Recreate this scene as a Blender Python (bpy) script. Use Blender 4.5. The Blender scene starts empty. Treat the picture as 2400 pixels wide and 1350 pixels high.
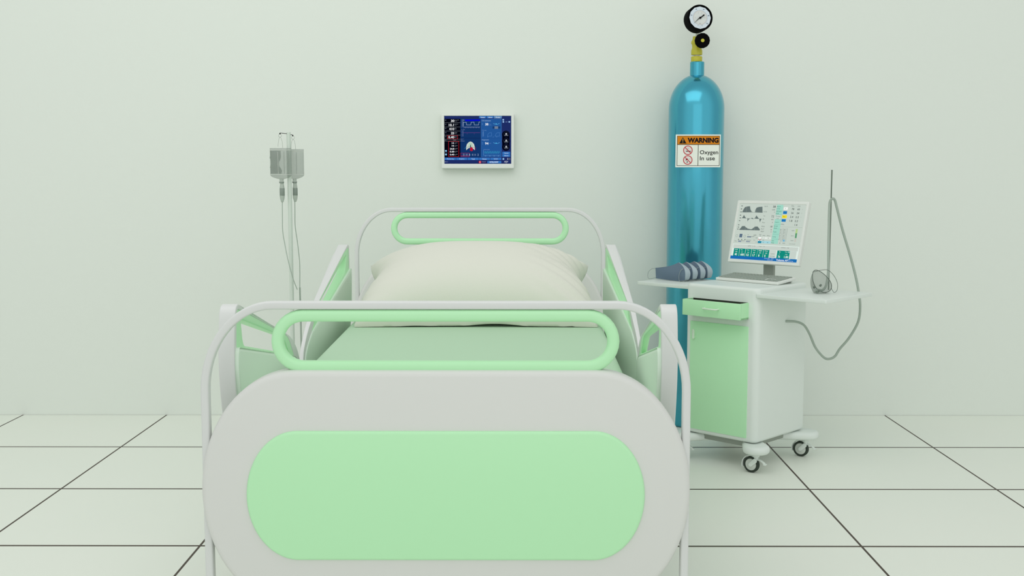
import bpy, bmesh, math, random
from mathutils import Vector, Matrix, Euler
from mathutils.geometry import tessellate_polygon
random.seed(4)
SC = bpy.context.scene
COL = SC.collection
PI = math.pi
def R(d): return math.radians(d)

# ------------------------------------------------------------------ materials
def s2l(c):
    c = c/255.0
    return c/12.92 if c <= 0.04045 else ((c+0.055)/1.055)**2.4
def lin(rgb): return tuple(s2l(c) for c in rgb)
_M = {}
def mat(name, rgb, rough=0.5, metal=0.0, alpha=1.0, spec=0.5, coat=0.0, emit=0.0, bump=None, linear=False, sheen=0.0, ior=1.45):
    if name in _M: return _M[name]
    m = bpy.data.materials.new(name); m.use_nodes = True
    nt = m.node_tree; b = nt.nodes['Principled BSDF']
    c = rgb if linear else lin(rgb)
    b.inputs['Base Color'].default_value = (*c, 1)
    b.inputs['Roughness'].default_value = rough
    b.inputs['Metallic'].default_value = metal
    b.inputs['Alpha'].default_value = alpha
    b.inputs['Specular IOR Level'].default_value = spec
    b.inputs['Coat Weight'].default_value = coat
    b.inputs['Sheen Weight'].default_value = sheen
    if emit:
        b.inputs['Base Color'].default_value = (0, 0, 0, 1)
        b.inputs['Specular IOR Level'].default_value = 0.0
        b.inputs['Roughness'].default_value = 1.0
        b.inputs['Emission Color'].default_value = (*c, 1)
        b.inputs['Emission Strength'].default_value = emit
    if bump:
        sc, st, det = bump
        tc = nt.nodes.new('ShaderNodeTexCoord')
        n = nt.nodes.new('ShaderNodeTexNoise'); n.inputs['Scale'].default_value = sc; n.inputs['Detail'].default_value = det
        bp = nt.nodes.new('ShaderNodeBump'); bp.inputs['Strength'].default_value = st; bp.inputs['Distance'].default_value = 0.01
        nt.links.new(tc.outputs['Object'], n.inputs['Vector'])
        nt.links.new(n.outputs['Fac'], bp.inputs['Height'])
        nt.links.new(bp.outputs['Normal'], b.inputs['Normal'])
    _M[name] = m
    return m
def flatmat(rgb, glow):
    key = ('glow_' if glow else 'print_') + '%02x%02x%02x' % tuple(int(v) for v in rgb)
    return mat(key, rgb, 0.6, spec=0.2, emit=1.0 if glow else 0.0)

# ------------------------------------------------------------------ object helpers
def finish(bm, name, m, parent=None, smooth=40, loc=None, rot=None, norm=True):
    if norm: bmesh.ops.recalc_face_normals(bm, faces=bm.faces)
    me = bpy.data.meshes.new(name); bm.to_mesh(me); bm.free()
    for mm in (m if isinstance(m, (list, tuple)) else [m]): me.materials.append(mm)
    if smooth:
        me.polygons.foreach_set('use_smooth', [True]*len(me.polygons))
        me.set_sharp_from_angle(angle=R(smooth))
    o = bpy.data.objects.new(name, me); COL.objects.link(o)
    if parent is not None: o.parent = parent
    if loc is not None: o.location = loc
    if rot is not None: o.rotation_euler = rot
    return o
def tag(o, label, cat, group=None, kind=None):
    o['label'] = label; o['category'] = cat
    if group: o['group'] = group
    if kind: o['kind'] = kind
    return o
def thing(name, label, cat, loc=(0, 0, 0), rz=0.0, group=None):
    o = bpy.data.objects.new(name, None); COL.objects.link(o)
    o.empty_display_size = 0.1
    o.location = loc; o.rotation_euler = (0, 0, rz)
    return tag(o, label, cat, group)
def copy_tree(o, parent=None):
    c = o.copy(); COL.objects.link(c)
    if parent is not None: c.parent = parent
    for ch in o.children: copy_tree(ch, c)
    return c

# ------------------------------------------------------------------ geometry helpers
def add_box(bm, lo, hi, r=0.0, seg=3, M=None):
    ret = bmesh.ops.create_cube(bm, size=1.0)
    vs = ret['verts']
    s = [hi[i]-lo[i] for i in range(3)]; c = [(hi[i]+lo[i])/2 for i in range(3)]
    for v in vs: v.co = Vector((v.co.x*s[0]+c[0], v.co.y*s[1]+c[1], v.co.z*s[2]+c[2]))
    if r > 0:
        es = list({e for v in vs for e in v.link_edges})
        g = bmesh.ops.bevel(bm, geom=es, offset=r, segments=seg, profile=0.5, affect='EDGES')
        vs = list({v for f in g['faces'] for v in f.verts} | {v for v in vs if v.is_valid})
    if M is not None:
        for v in vs: v.co = M @ v.co
    return vs
def box(name, lo, hi, m, parent=None, r=0.0, seg=3, **k):
    bm = bmesh.new(); add_box(bm, lo, hi, r, seg)
    return finish(bm, name, m, parent, **k)
def catmull(pts, n=8, closed=False):
    pts = [Vector(p) for p in pts]; N = len(pts); out = []
    rng = range(N) if closed else range(N-1)
    for i in rng:
        if closed: p0, p1, p2, p3 = (pts[(i+j-1) % N] for j in range(4))
        else:
            p1, p2 = pts[i], pts[i+1]
            p0 = pts[i-1] if i > 0 else p1*2-p2
            p3 = pts[i+2] if i+2 < N else p2*2-p1
        for k in range(n):
            t = k/n
            out.append(0.5*((2*p1)+(p2-p0)*t+(2*p0-5*p1+4*p2-p3)*t*t+(3*p1-p0-3*p2+p3)*t**3))
    if not closed: out.append(pts[-1])
    return out
def add_sweep(bm, path, prof, closed=False, ref=None, scale=None):
    """sweep a closed 2D profile along a 3D path; ref fixes the profile's first axis"""
    path = [Vector(p) for p in path]; N = len(path); rings = []
    up = None
    for i, p in enumerate(path):
        a = path[(i-1) % N] if (closed or i > 0) else p
        b = path[(i+1) % N] if (closed or i < N-1) else p
        t = (b-a).normalized()
        if ref is not None: x = (Vector(ref)-t*t.dot(Vector(ref))).normalized()
        else:
            if up is None:
                up = Vector((0, 0, 1)) if abs(t.z) < 0.9 else Vector((1, 0, 0))
            x = (up-t*t.dot(up)).normalized(); up = x
        y = t.cross(x)
        s = scale[i] if scale else 1.0
        rings.append([bm.verts.new(p+x*(q[0]*s)+y*(q[1]*s)) for q in prof])
    n = len(prof)
    for i in range(N if closed else N-1):
        A, B = rings[i], rings[(i+1) % N]
        for j in range(n):
            bm.faces.new((A[j], A[(j+1) % n], B[(j+1) % n], B[j]))
    if not closed:
        bm.faces.new(rings[0][::-1]); bm.faces.new(rings[-1])
def circ(r, n=12): return [(r*math.cos(2*PI*k/n), r*math.sin(2*PI*k/n)) for k in range(n)]
def rrect(a, b, r, n=4):
    out = []
    for cx, cy, st in ((a-r, b-r, 0), (-a+r, b-r, 1), (-a+r, -b+r, 2), (a-r, -b+r, 3)):
        for k in range(n+1):
            t = (st+k/n)*PI/2; out.append((cx+r*math.cos(t), cy+r*math.sin(t)))
    return out
def tube(name, path, r, m, parent=None, n=12, closed=False, ref=None, prof=None, scale=None, **k):
    bm = bmesh.new(); add_sweep(bm, path, prof or circ(r, n), closed, ref, scale)
    return finish(bm, name, m, parent, **k)
def add_lathe(bm, prof, n=48, M=None):
    """revolve (radius, z) pairs about Z"""
    rings = []
    for r, z in prof:
        if r < 1e-6: v = [bm.verts.new((0, 0, z))]
        else: v = [bm.verts.new((r*math.cos(2*PI*k/n), r*math.sin(2*PI*k/n), z)) for k in range(n)]
        if M is not None:
            for q in v: q.co = M @ q.co
        rings.append(v)
    for A, B in zip(rings, rings[1:]):
        for k in range(n):
            k2 = (k+1) % n
            if len(A) == 1 and len(B) == 1: continue
            if len(A) == 1: bm.faces.new((A[0], B[k2], B[k]))
            elif len(B) == 1: bm.faces.new((A[k], A[k2], B[0]))
            else: bm.faces.new((A[k], A[k2], B[k2], B[k]))
    return rings
def lathe(name, prof, m, parent=None, n=48, M=None, **k):
    bm = bmesh.new(); add_lathe(bm, prof, n, M)
    return finish(bm, name, m, parent, **k)
def ell_rect(hw, hh, rx, ry, n=16):
    """rectangle with elliptical corners, counter-clockwise"""
    out = []
    for sx, sy, st in ((1, 1, 0), (-1, 1, 1), (-1, -1, 2), (1, -1, 3)):
        for k in range(n+1):
            t = (st+k/n)*PI/2
            out.append((sx*(hw-rx)+rx*math.cos(t), sy*(hh-ry)+ry*math.sin(t)))
    res = []
    for p in out:
        if not res or (Vector(p)-Vector(res[-1])).length > 1e-5: res.append(p)
    if (Vector(res[0])-Vector(res[-1])).length < 1e-5: res.pop()
    return res
def round_poly(pts, rad, n=6):
    N = len(pts); out = []
    for i in range(N):
        p = Vector(pts[i]); a = Vector(pts[i-1])-p; b = Vector(pts[(i+1) % N])-p
        r = rad[i] if isinstance(rad, (list, tuple)) else rad
        r = min(r, a.length*0.49, b.length*0.49)
        A = p+a.normalized()*r; B = p+b.normalized()*r
        for k in range(n+1):
            t = k/n; out.append(tuple(A*(1-t)**2+p*(2*t*(1-t))+B*t*t))
    return out
def area2(p): return sum(p[i-1][0]*p[i][1]-p[i][0]*p[i-1][1] for i in range(len(p)))
def offset2(p, d):
    """move a ccw outline inwards by d"""
    N = len(p); out = []
    for i in range(N):
        a = Vector(p[i-1]); b = Vector(p[i]); c = Vector(p[(i+1) % N])
        t1 = (b-a).normalized(); t2 = (c-b).normalized()
        n = Vector((-(t1.y+t2.y), t1.x+t2.x))
        if n.length < 1e-6: n = Vector((-t1.y, t1.x))
        n.normalize()
        cs = max(0.35, n.dot(Vector((-t1.y, t1.x))))
        out.append(tuple(b+n*(d/cs)))
    return out
def add_slab(bm, outline, depth, r, holes=(), seg=4, F=None):
    """plate with rounded rims: outline in (u,v), depth along w from 0; F maps (u,v,w) to 3D"""
    F = F or (lambda u, v, w: (u, v, w))
    loops = [(list(outline) if area2(outline) > 0 else list(outline)[::-1], 1)]
    for h in holes: loops.append((list(h) if area2(h) > 0 else list(h)[::-1], -1))
    caps = [[], []]; flat = [[], []]
    def clean(p):
        q = []
        for a in p:
            if not q or (Vector(a)-Vector(q[-1])).length > 2e-4: q.append(tuple(a))
        while (Vector(q[0])-Vector(q[-1])).length < 2e-4: q.pop()
        return q
    for pts, sg in loops:
        pts = clean(pts)
        prof = []
        if r > 0:
            for k in range(seg+1):
                t = k/seg*PI/2; prof.append((r*(1-math.sin(t)), r*(1-math.cos(t))))
            prof += [(i, depth-w) for i, w in reversed(prof)]
        else: prof = [(0, 0), (0, depth)]
        rings = []; uv = []
        for ins, w in prof:
            q = offset2(pts, ins*sg) if ins > 1e-9 else pts
            uv.append(q); rings.append([bm.verts.new(F(u, v, w)) for u, v in q])
        n = len(pts)
        for A, B in zip(rings, rings[1:]):
            for j in range(n):
                f = (A[j], A[(j+1) % n], B[(j+1) % n], B[j])
                bm.faces.new(f if sg > 0 else f[::-1])
        caps[0].append(rings[0]); caps[1].append(rings[-1]); flat[0].append(uv[0]); flat[1].append(uv[-1])
    for c, q in zip(caps, flat):
        if len(c) == 1: bm.faces.new(c[0])
        else:
            vs = [v for ring in c for v in ring]
            for tri in tessellate_polygon([[Vector((u, v, 0)) for u, v in l] for l in q]):
                if len(set(tri)) == 3:
                    try: bm.faces.new([vs[i] for i in tri])
                    except ValueError: pass
def slab(name, outline, depth, r, m, parent=None, holes=(), F=None, seg=4, **k):
    bm = bmesh.new(); add_slab(bm, outline, depth, r, holes, seg, F)
    return finish(bm, name, m, parent, **k)
def add_cyl(bm, p0, p1, r, n=16, r2=None):
    p0, p1 = Vector(p0), Vector(p1); d = p1-p0
    M = Matrix.Translation(p0) @ d.to_track_quat('Z', 'Y').to_matrix().to_4x4()
    add_lathe(bm, [(0, 0), (r, 0), (r if r2 is None else r2, d.length), (0, d.length)], n, M)
def cyl(name, p0, p1, r, m, parent=None, n=16, r2=None, **k):
    bm = bmesh.new(); add_cyl(bm, p0, p1, r, n, r2)
    return finish(bm, name, m, parent, **k)

# ------------------------------------------------------------------ printed / displayed artwork
_font_cache = {}
def glyphs(s, bold=0.0):
    key = (s, bold)
    if key not in _font_cache:
        cu = bpy.data.curves.new('letters', 'FONT'); cu.body = s; cu.resolution_u = 3; cu.offset = bold; cu.fill_mode = 'FRONT'
        o = bpy.data.objects.new('letters', cu); COL.objects.link(o)
        dg = bpy.context.evaluated_depsgraph_get(); dg.update()
        me = bpy.data.meshes.new_from_object(o.evaluated_get(dg))
        vs = [(v.co.x, v.co.y) for v in me.vertices]; fs = [tuple(p.vertices) for p in me.polygons]
        bpy.data.objects.remove(o); bpy.data.curves.remove(cu); bpy.data.meshes.remove(me)
        _font_cache[key] = (vs, fs)
    return _font_cache[key]
class Art:
    """flat artwork drawn in its own drawing units; to2(x, y) gives metres on the panel (u right, v up)"""
    def __init__(s, to2, step, glow):
        s.bm = bmesh.new(); s.to2 = to2; s.step = step; s.k = 0; s.mats = []; s.glow = glow
    def mi(s, rgb):
        m = flatmat(rgb, s.glow)
        if m not in s.mats: s.mats.append(m)
        return s.mats.index(m)
    def face(s, pts, rgb, up=True):
        if up: s.k += 1
        vs = [s.bm.verts.new((*s.to2(x, y), s.k*s.step)) for x, y in pts]
        f = s.bm.faces.new(vs); f.material_index = s.mi(rgb); return f
    def rect(s, x0, y0, x1, y1, rgb): s.face([(x0, y1), (x1, y1), (x1, y0), (x0, y0)], rgb)
    def line(s, pts, w, rgb, closed=False):
        s.k += 1
        pts = [Vector(p) for p in pts]
        if closed: pts = pts+[pts[0]]
        for a, b in zip(pts, pts[1:]):
            d = (b-a)
            if d.length < 1e-6: continue
            d = d.normalized()*w/2; n = Vector((-d.y, d.x))
            s.face([a-n-d*0.5, b-n+d*0.5, b+n+d*0.5, a+n-d*0.5], rgb, False)
    def frame(s, x0, y0, x1, y1, w, rgb):
        s.k += 1; h = w/2
        for a, b, c, d in ((x0-h, y0-h, x1+h, y0+h), (x0-h, y1-h, x1+h, y1+h), (x0-h, y0+h, x0+h, y1-h), (x1-h, y0+h, x1+h, y1-h)):
            s.face([(a, d), (c, d), (c, b), (a, b)], rgb, False)
    def disc(s, x, y, r, rgb, n=24): s.face([(x+r*math.cos(2*PI*k/n), y-r*math.sin(2*PI*k/n)) for k in range(n)], rgb)
    def ring(s, x, y, r, w, rgb, n=32):
        s.k += 1; a, b = r-w/2, r+w/2
        for k in range(n):
            p, q = 2*PI*k/n, 2*PI*(k+1)/n
            s.face([(x+a*math.cos(q), y-a*math.sin(q)), (x+a*math.cos(p), y-a*math.sin(p)), (x+b*math.cos(p), y-b*math.sin(p)), (x+b*math.cos(q), y-b*math.sin(q))], rgb, False)
    def text(s, t, x0, y0, x1, y1, rgb, bold=0.0, mid=False):
        """letters fitted to the box x0..x1, y0 (top)..y1 (bottom)"""
        vs, fs = glyphs(t, bold)
        if not fs: return
        xs = [v[0] for v in vs]; ys = [v[1] for v in vs]
        ax, bx, ay, by = min(xs), max(xs), min(ys), max(ys)
        nat = (bx-ax)/max(1e-6, by-ay)*(y1-y0)*1.12
        if x1-x0 > nat:
            if mid: x0 = (x0+x1)/2-nat/2
            x1 = x0+nat
        s.k += 1
        q = [s.bm.verts.new((*s.to2(x0+(v[0]-ax)/max(1e-6, bx-ax)*(x1-x0), y1-(v[1]-ay)/max(1e-6, by-ay)*(y1-y0)), s.k*s.step)) for v in vs]
        i = s.mi(rgb)
        for f in fs:
            try:
                g = s.bm.faces.new([q[j] for j in f]); g.material_index = i
            except ValueError: pass
    def build(s, name, parent, loc=(0, 0, 0), rot=(0, 0, 0)):
        return finish(s.bm, name, s.mats, parent, smooth=0, loc=loc, rot=rot, norm=False)

# ------------------------------------------------------------------ palette
white   = mat('white_enamel', (218, 220, 218), 0.38)
panelw  = mat('white_panel_plastic', (219, 220, 216), 0.45)
railp   = mat('white_plastic_mint_bounce', (220, 238, 221), 0.5)  # white rail plastic; green bounce from the mattress is mixed into the colour
green   = mat('mint_green_plastic', (188, 241, 191), 0.35)
green2  = mat('mint_green_lacquer', (187, 239, 191), 0.45)
sheet   = mat('pale_green_sheet', (181, 214, 182), 0.9, spec=0.2, sheen=0.1, bump=(180, 0.05, 3))
pillowm = mat('cream_cotton', (221, 222, 210), 0.9, spec=0.2, sheen=0.1, bump=(220, 0.05, 3))
cartw   = mat('cart_white', (224, 232, 226), 0.4)
plast   = mat('casing_white', (226, 230, 224), 0.45)
greyp   = mat('grey_plastic_and_shade', (150, 158, 148), 0.5)
black   = mat('black_rubber', (2, 2, 3), 0.8, spec=0.08)
tyre    = mat('dark_tyre', (45, 56, 46), 0.7)
brass   = mat('brass_yellow', (188, 182, 48), 0.45)
tealm   = mat('blue_gloss_paint', (67, 166, 189), 0.19, metal=0.75, coat=0.3)
darkrod = mat('dark_steel', (104, 116, 104), 0.4, metal=0.3)
polem   = mat('pale_pole', (208, 219, 208), 0.4)
clear   = mat('clear_bag_film', (146, 158, 148), 0.3, alpha=0.38)
seam    = mat('bag_seam', (225, 230, 222), 0.4, alpha=0.9)
fluid   = mat('bag_fluid', (116, 130, 118), 0.3, alpha=0.42)
chamb   = mat('drip_chamber_grey', (138, 150, 140), 0.35, alpha=0.9)
chclear = mat('drip_chamber_clear', (178, 190, 178), 0.3, alpha=0.6)
tubem   = mat('clear_tubing', (172, 186, 174), 0.35, alpha=0.9)
wire    = mat('thin_wire', (120, 130, 120), 0.4)
maskblu = mat('mask_slate_blue', (104, 123, 141), 0.7, spec=0.25)
masklit = mat('mask_slate_lit', (168, 184, 192), 0.55, spec=0.4)  # same mask cloth, with the light on its flank painted in
loopm   = mat('ear_loop_grey', (150, 162, 160), 0.6)
omask   = mat('clear_mask_film', (112, 124, 114), 0.25, alpha=0.42)
orim    = mat('clear_mask_rim', (84, 96, 86), 0.35, alpha=0.85)
keym    = mat('key_grey', (150, 160, 150), 0.55)
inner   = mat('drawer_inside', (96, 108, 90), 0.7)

# ------------------------------------------------------------------ setting
def wall_mat():
    m = mat('painted_plaster', (225, 231, 223), 0.8, spec=0.25)
    nt = m.node_tree; b = nt.nodes['Principled BSDF']
    tc = nt.nodes.new('ShaderNodeTexCoord')
    n1 = nt.nodes.new('ShaderNodeTexNoise'); n1.inputs['Scale'].default_value = 38; n1.inputs['Detail'].default_value = 6; n1.inputs['Roughness'].default_value = 0.6
    n2 = nt.nodes.new('ShaderNodeTexNoise'); n2.inputs['Scale'].default_value = 3; n2.inputs['Detail'].default_value = 2
    mx = nt.nodes.new('ShaderNodeMath'); mx.operation = 'MULTIPLY'
    bp = nt.nodes.new('ShaderNodeBump'); bp.inputs['Strength'].default_value = 0.11; bp.inputs['Distance'].default_value = 0.012
    L = nt.links.new
    L(tc.outputs['Object'], n1.inputs['Vector']); L(tc.outputs['Object'], n2.inputs['Vector'])
    L(n1.outputs['Fac'], mx.inputs[0]); L(n2.outputs['Fac'], mx.inputs[1])
    L(mx.outputs[0], bp.inputs['Height']); L(bp.outputs['Normal'], b.inputs['Normal'])
    return m
def floor_mat():
    m = mat('cream_floor_tiles', (232, 238, 222), 0.45, spec=0.3)
    nt = m.node_tree; b = nt.nodes['Principled BSDF']; L = nt.links.new
    geo = nt.nodes.new('ShaderNodeNewGeometry'); sx = nt.nodes.new('ShaderNodeSeparateXYZ'); L(geo.outputs['Position'], sx.inputs[0])
    def math_(op, a, bb):
        n = nt.nodes.new('ShaderNodeMath'); n.operation = op
        for i, v in enumerate((a, bb)):
            if isinstance(v, (int, float)): n.inputs[i].default_value = v
            else: L(v, n.inputs[i])
        return n.outputs[0]
    def grout(sock, origin, pitch, half):
        a = math_('SUBTRACT', sock, origin-pitch/2)
        fl = math_('FLOORED_MODULO', a, pitch)
        d = math_('ABSOLUTE', math_('SUBTRACT', fl, pitch/2), 0)
        return math_('LESS_THAN', d, half)
    gx = grout(sx.outputs['X'], 1.0178, 0.6495, 0.0036)
    gy = grout(sx.outputs['Y'], 4.4614, 0.6030, 0.0058)
    g = math_('MAXIMUM', gx, gy)
    nz = nt.nodes.new('ShaderNodeTexNoise'); nz.inputs['Scale'].default_value = 1.3; nz.inputs['Detail'].default_value = 4
    L(geo.outputs['Position'], nz.inputs['Vector'])
    cr = nt.nodes.new('ShaderNodeMix'); cr.data_type = 'RGBA'
    cr.inputs['A'].default_value = (*lin((233, 240, 229)), 1); cr.inputs['B'].default_value = (*lin((238, 241, 231)), 1)
    L(nz.outputs['Fac'], cr.inputs['Factor'])
    mx = nt.nodes.new('ShaderNodeMix'); mx.data_type = 'RGBA'
    L(g, mx.inputs['Factor']); L(cr.outputs['Result'], mx.inputs['A']); mx.inputs['B'].default_value = (*lin((62, 46, 34)), 1)
    L(mx.outputs['Result'], b.inputs['Base Color'])
    bp = nt.nodes.new('ShaderNodeBump'); bp.invert = True; bp.inputs['Strength'].default_value = 0.3; bp.inputs['Distance'].default_value = 0.002
    L(g, bp.inputs['Height']); L(bp.outputs['Normal'], b.inputs['Normal'])
    return m
f_ = box('floor', (-5.5, -2.5, -0.1), (5.5, 5.16, 0), floor_mat(), smooth=0); f_['kind'] = 'structure'
w_ = box('wall_back', (-5.5, 5.06, 0), (5.5, 5.26, 3.2), wall_mat(), smooth=0); w_['kind'] = 'structure'

# ------------------------------------------------------------------ hospital bed
BX = -0.136
bed = thing('hospital_bed', 'white hospital bed with mint green trim, its oval footboard facing the camera', 'bed', (BX, 3.25, 0))
def bed_end(Y, dz, face, dp=0.0):
    """one end of the bed; face = -1: the inlay looks towards -Y"""
    y = Y-3.25
    hw, top, sp = 0.4675, 0.842+dz, 0.672+dz
    path = [(-hw, y, 0.012)]+[(-hw, y, 0.012+(sp-0.012)*k/6) for k in range(1, 6)]
    for k in range(17):
        t = PI-k/16*PI/2
        path.append((-(hw-0.135)+0.135*math.cos(t), y, sp+(top-sp)*math.sin(t)))
    path += [(x, y, top) for x in (-0.15, 0, 0.15)]
    for k in range(17):
        t = PI/2-k/16*PI/2
        path.append((hw-0.135+0.135*math.cos(t), y, sp+(top-sp)*math.sin(t)))
    path += [(hw, y, 0.012+(sp-0.012)*k/6) for k in range(5, 0, -1)]+[(hw, y, 0.012)]
    fr = tube('end_frame', path, 0, white, bed, prof=rrect(0.011, 0.0078, 0.004), ref=(0, 1, 0))
    for s in (-1, 1):
        box('foot_cap', (s*hw-0.014, y-0.017, 0.0), (s*hw+0.014, y+0.017, 0.022), greyp, bed, r=0.003)
    ring = []
    for k in range(17):
        t = -PI/2+k/16*PI; ring.append((0.2747+0.05*math.cos(t), y, 0.772+dz+0.05*math.sin(t)))
    for k in range(17):
        t = PI/2+k/16*PI; ring.append((-0.2747+0.05*math.cos(t), y, 0.772+dz+0.05*math.sin(t)))
    tube('grab_handle', ring, 0, green, bed, prof=rrect(0.012, 0.0117, 0.0085, 5), ref=(0, 1, 0), closed=True)
    zc = 0.4798+dz+dp
    yf = y-0.025 if face < 0 else y+0.025
    F = lambda u, v, w: (u, yf-face*w, zc+v)
    p = slab('end_panel', ell_rect(0.4755, 0.2374, 0.186, 0.2374, 20), 0.05, 0.012, panelw, bed, F=F)
    F2 = lambda u, v, w: (u, yf+face*0.007-face*w, 0.4724+dz+dp+v)
    q = slab('panel_inlay', ell_rect(0.3862, 0.1281, 0.100, 0.1281, 20), 0.014, 0.006, green, p, F=F2)
    q['label'] = 'mint green raised inlay'
bed_end(2.18, 0.0, -1)
bed_end(4.31, 0.111, 1, -0.062)
# side rails: tall at the bed's ends, sloping down to the middle
RAIL = round_poly([(2.40, 0.44), (2.334, 0.56), (2.299, 0.70), (2.324, 0.832), (2.90, 0.675), (2.99, 0.622), (3.06, 0.50), (3.06, 0.44)],
                  [0.03, 0.06, 0.07, 0.038, 0.06, 0.05, 0.05, 0.02])
ROUT = round_poly([(2.324, 0.733), (2.333, 0.8165), (2.42, 0.7985), (2.86, 0.682), (2.936, 0.615)], [0.012, 0.020, 0.03, 0.04, 0.010])
RHOL = round_poly([(2.386, 0.731), (2.371, 0.790), (2.80, 0.690), (2.866, 0.6365)], [0.024, 0.012, 0.02, 0.006])
RCUT = offset2(ROUT if area2(ROUT) > 0 else ROUT[::-1], 0.001)
RPAN = round_poly([(2.40, 0.45), (2.340, 0.56), (2.308, 0.70), (2.315, 0.7385), (2.940, 0.6175), (2.985, 0.590), (3.045, 0.50), (3.045, 0.45)],
                  [0.03, 0.06, 0.05, 0.016, 0.03, 0.03, 0.04, 0.02])
def lerp_tab(tab, x):
    for (a, p), (b, q) in zip(tab, tab[1:]):
        if x <= b: return p+(q-p)*(x-a)/(b-a)
    return tab[-1][1]+(x-tab[-1][0])*(tab[-1][1]-tab[-2][1])/(tab[-1][0]-tab[-2][0])
FLARE = [(2.20, 2.145), (2.30, 2.248), (2.338, 2.285), (2.477, 2.49), (2.68, 2.76), (2.842, 2.98), (2.95, 3.14), (3.02, 3.27), (3.06, 3.31)]
def rail(side, mirror):
    """rails flare outwards and thin from their tall end to their low end; those at the head are shorter and steeper"""
    def F_(d0, sg):
        def F(u, v, w):
            y = lerp_tab(FLARE, u); k = y/u
            z = 1.1-(1.1-v)*k; hi = 0.577*k-0.136
            t = 1-0.64*min(1.0, max(0.0, (y-2.35)/0.85))
            if mirror: y, z, hi = 3.99-0.57*(y-2.27), z+0.013, hi+0.022
            return (side*(hi+(0.033-(d0+sg*w))*t), y-3.25, z)
        return F
    rl = slab('side_rail', RAIL, 0.033, 0.0025, white, bed, holes=[RCUT], F=F_(0.0, 1))
    rh = slab('rail_handle', ROUT, 0.031, 0.0035, green, rl, holes=[RHOL], F=F_(0.001, 1), seg=5)
    rh['label'] = 'mint green grip lining the rail opening'
    slab('rail_panel', RPAN, 0.0095, 0.0090, railp, rl, F=F_(0.031, 1), seg=6)
for s in (-1, 1):
    for mir in (False, True): rail(s, mir)
    box('side_beam', (s*0.448-0.018, -1.055, 0.36), (s*0.448+0.018, 1.045, 0.43), white, bed, r=0.006)
box('bed_deck', (-0.43, -1.035, 0.405), (0.43, 1.025, 0.438), white, bed, r=0.006)

mt = box('mattress', (-0.424, -1.03, 0), (0.424, 1.02, 0.152), sheet, None, r=0.03, seg=5, loc=(BX, 3.25, 0.4385))
for v_ in mt.data.vertices: v_.co.x *= (0.4225+0.0125*v_.co.y)/0.424
tag(mt, 'pale green sheeted mattress lying in the bed under the pillow', 'mattress')

def make_pillow():
    NU, NV = 72, 44
    bm = bmesh.new(); ca, sa = math.cos(R(23.5)), math.sin(R(23.5))
    def P(s, t, top):
        pin = 1-0.10*math.exp(-((t-0.25)/0.5)**2)+0.012*max(0.0, -t)
        x = s*0.392*pin
        y = t*0.205*(1-0.05*(1-abs(s)**1.6))
        prof = max(0.0, (1-abs(s)**3.0))**0.56*max(0.0, (1-abs(t)**2.6))**(0.62 if t > 0 else 0.46)
        edge = 0.010 if top else -0.004
        h = (0.172 if top else -0.052)*prof + edge*0.6
        if top:
            # creases running in from the two short sides
            k = min(1.0, max(0.0, s-0.38)/0.40)
            h += 0.0052*math.sin(27*(t*0.95+s*0.80)+1.5*s*s)*k*(1-abs(t)**6)
            k = max(0.0, -s-0.62)/0.38
            h += 0.0022*math.sin(24*(t+s*0.5))*k*(1-abs(t)**6)
            h += 0.0025*math.sin(11*s+1)*max(0, -t-0.6)
        Y = y*ca-h*sa; Z = y*sa+h*ca
        Z += 0.085
        lift = 0.007*math.exp(-((s-0.1)/0.45)**2)+0.003*math.sin(9*s)*(1 if abs(s) < .8 else 0)
        if not top: Z = max(Z, 0.001+max(0.0, lift)*max(0.0, -t))
        return Vector((x, Y, max(Z, 0.0012)))
    grid = {}
    for top in (True, False):
        for i in range(NU+1):
            for j in range(NV+1):
                s = -1+2*i/NU; t = -1+2*j/NV
                s = math.copysign(abs(s)**0.8, s); t = math.copysign(abs(t)**0.8, t)
                grid[top, i, j] = bm.verts.new(P(s, t, top))
    for i in range(NU):
        for j in range(NV):
            bm.faces.new([grid[True, a, b] for a, b in ((i, j), (i+1, j), (i+1, j+1), (i, j+1))])
            bm.faces.new([grid[False, a, b] for a, b in ((i, j+1), (i+1, j+1), (i+1, j), (i, j))])
    for i in range(NU):
        for j in (0, NV): bm.faces.new((grid[True, i, j], grid[True, i+1, j], grid[False, i+1, j], grid[False, i, j]))
    for j in range(NV):
        for i in (0, NU): bm.faces.new((grid[True, i, j], grid[True, i, j+1], grid[False, i, j+1], grid[False, i, j]))
    o = finish(bm, 'pillow', pillowm, None, smooth=60, loc=(-0.130, 3.868, 0.5905))
    return tag(o, 'plump cream pillow propped against the headboard of the bed', 'pillow')
make_pillow()

# ------------------------------------------------------------------ drip stand and bags
IVY = 4.45
iv = thing('drip_stand', 'slim pale pole stand holding two drip bags left of the bed', 'stand', (-0.882, IVY, 0))
cyl('pole', (0, 0, 0.03), (0, 0, 1.248), 0.0082, polem, iv)
for k in range(5):
    a = k*2*PI/5+0.3
    tube('leg', [(0.0, 0.0, 0.06), (0.05*math.cos(a), 0.05*math.sin(a), 0.052), (0.17*math.cos(a), 0.17*math.sin(a), 0.02), (0.19*math.cos(a), 0.19*math.sin(a), 0.009)], 0.009, polem, iv)
IU = 0.001661/6.75                      # metres per drawing unit of the bag sketch
def ivx(cx): return (cx-(676-600)*6.75)*IU
def ivz(cy): return 1.2449-(cy-(312-290)*6.75)*IU
hb = tube('hook_bar', [(ivx(398), -0.024, ivz(150)), (ivx(470), -0.010, ivz(156)), (ivx(500), 0, ivz(160)), (ivx(560), 0.024, ivz(176))], 0.0011, black, iv, n=8)
hb['label'] = 'thin black bar with two hooks at the pole top'
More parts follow.
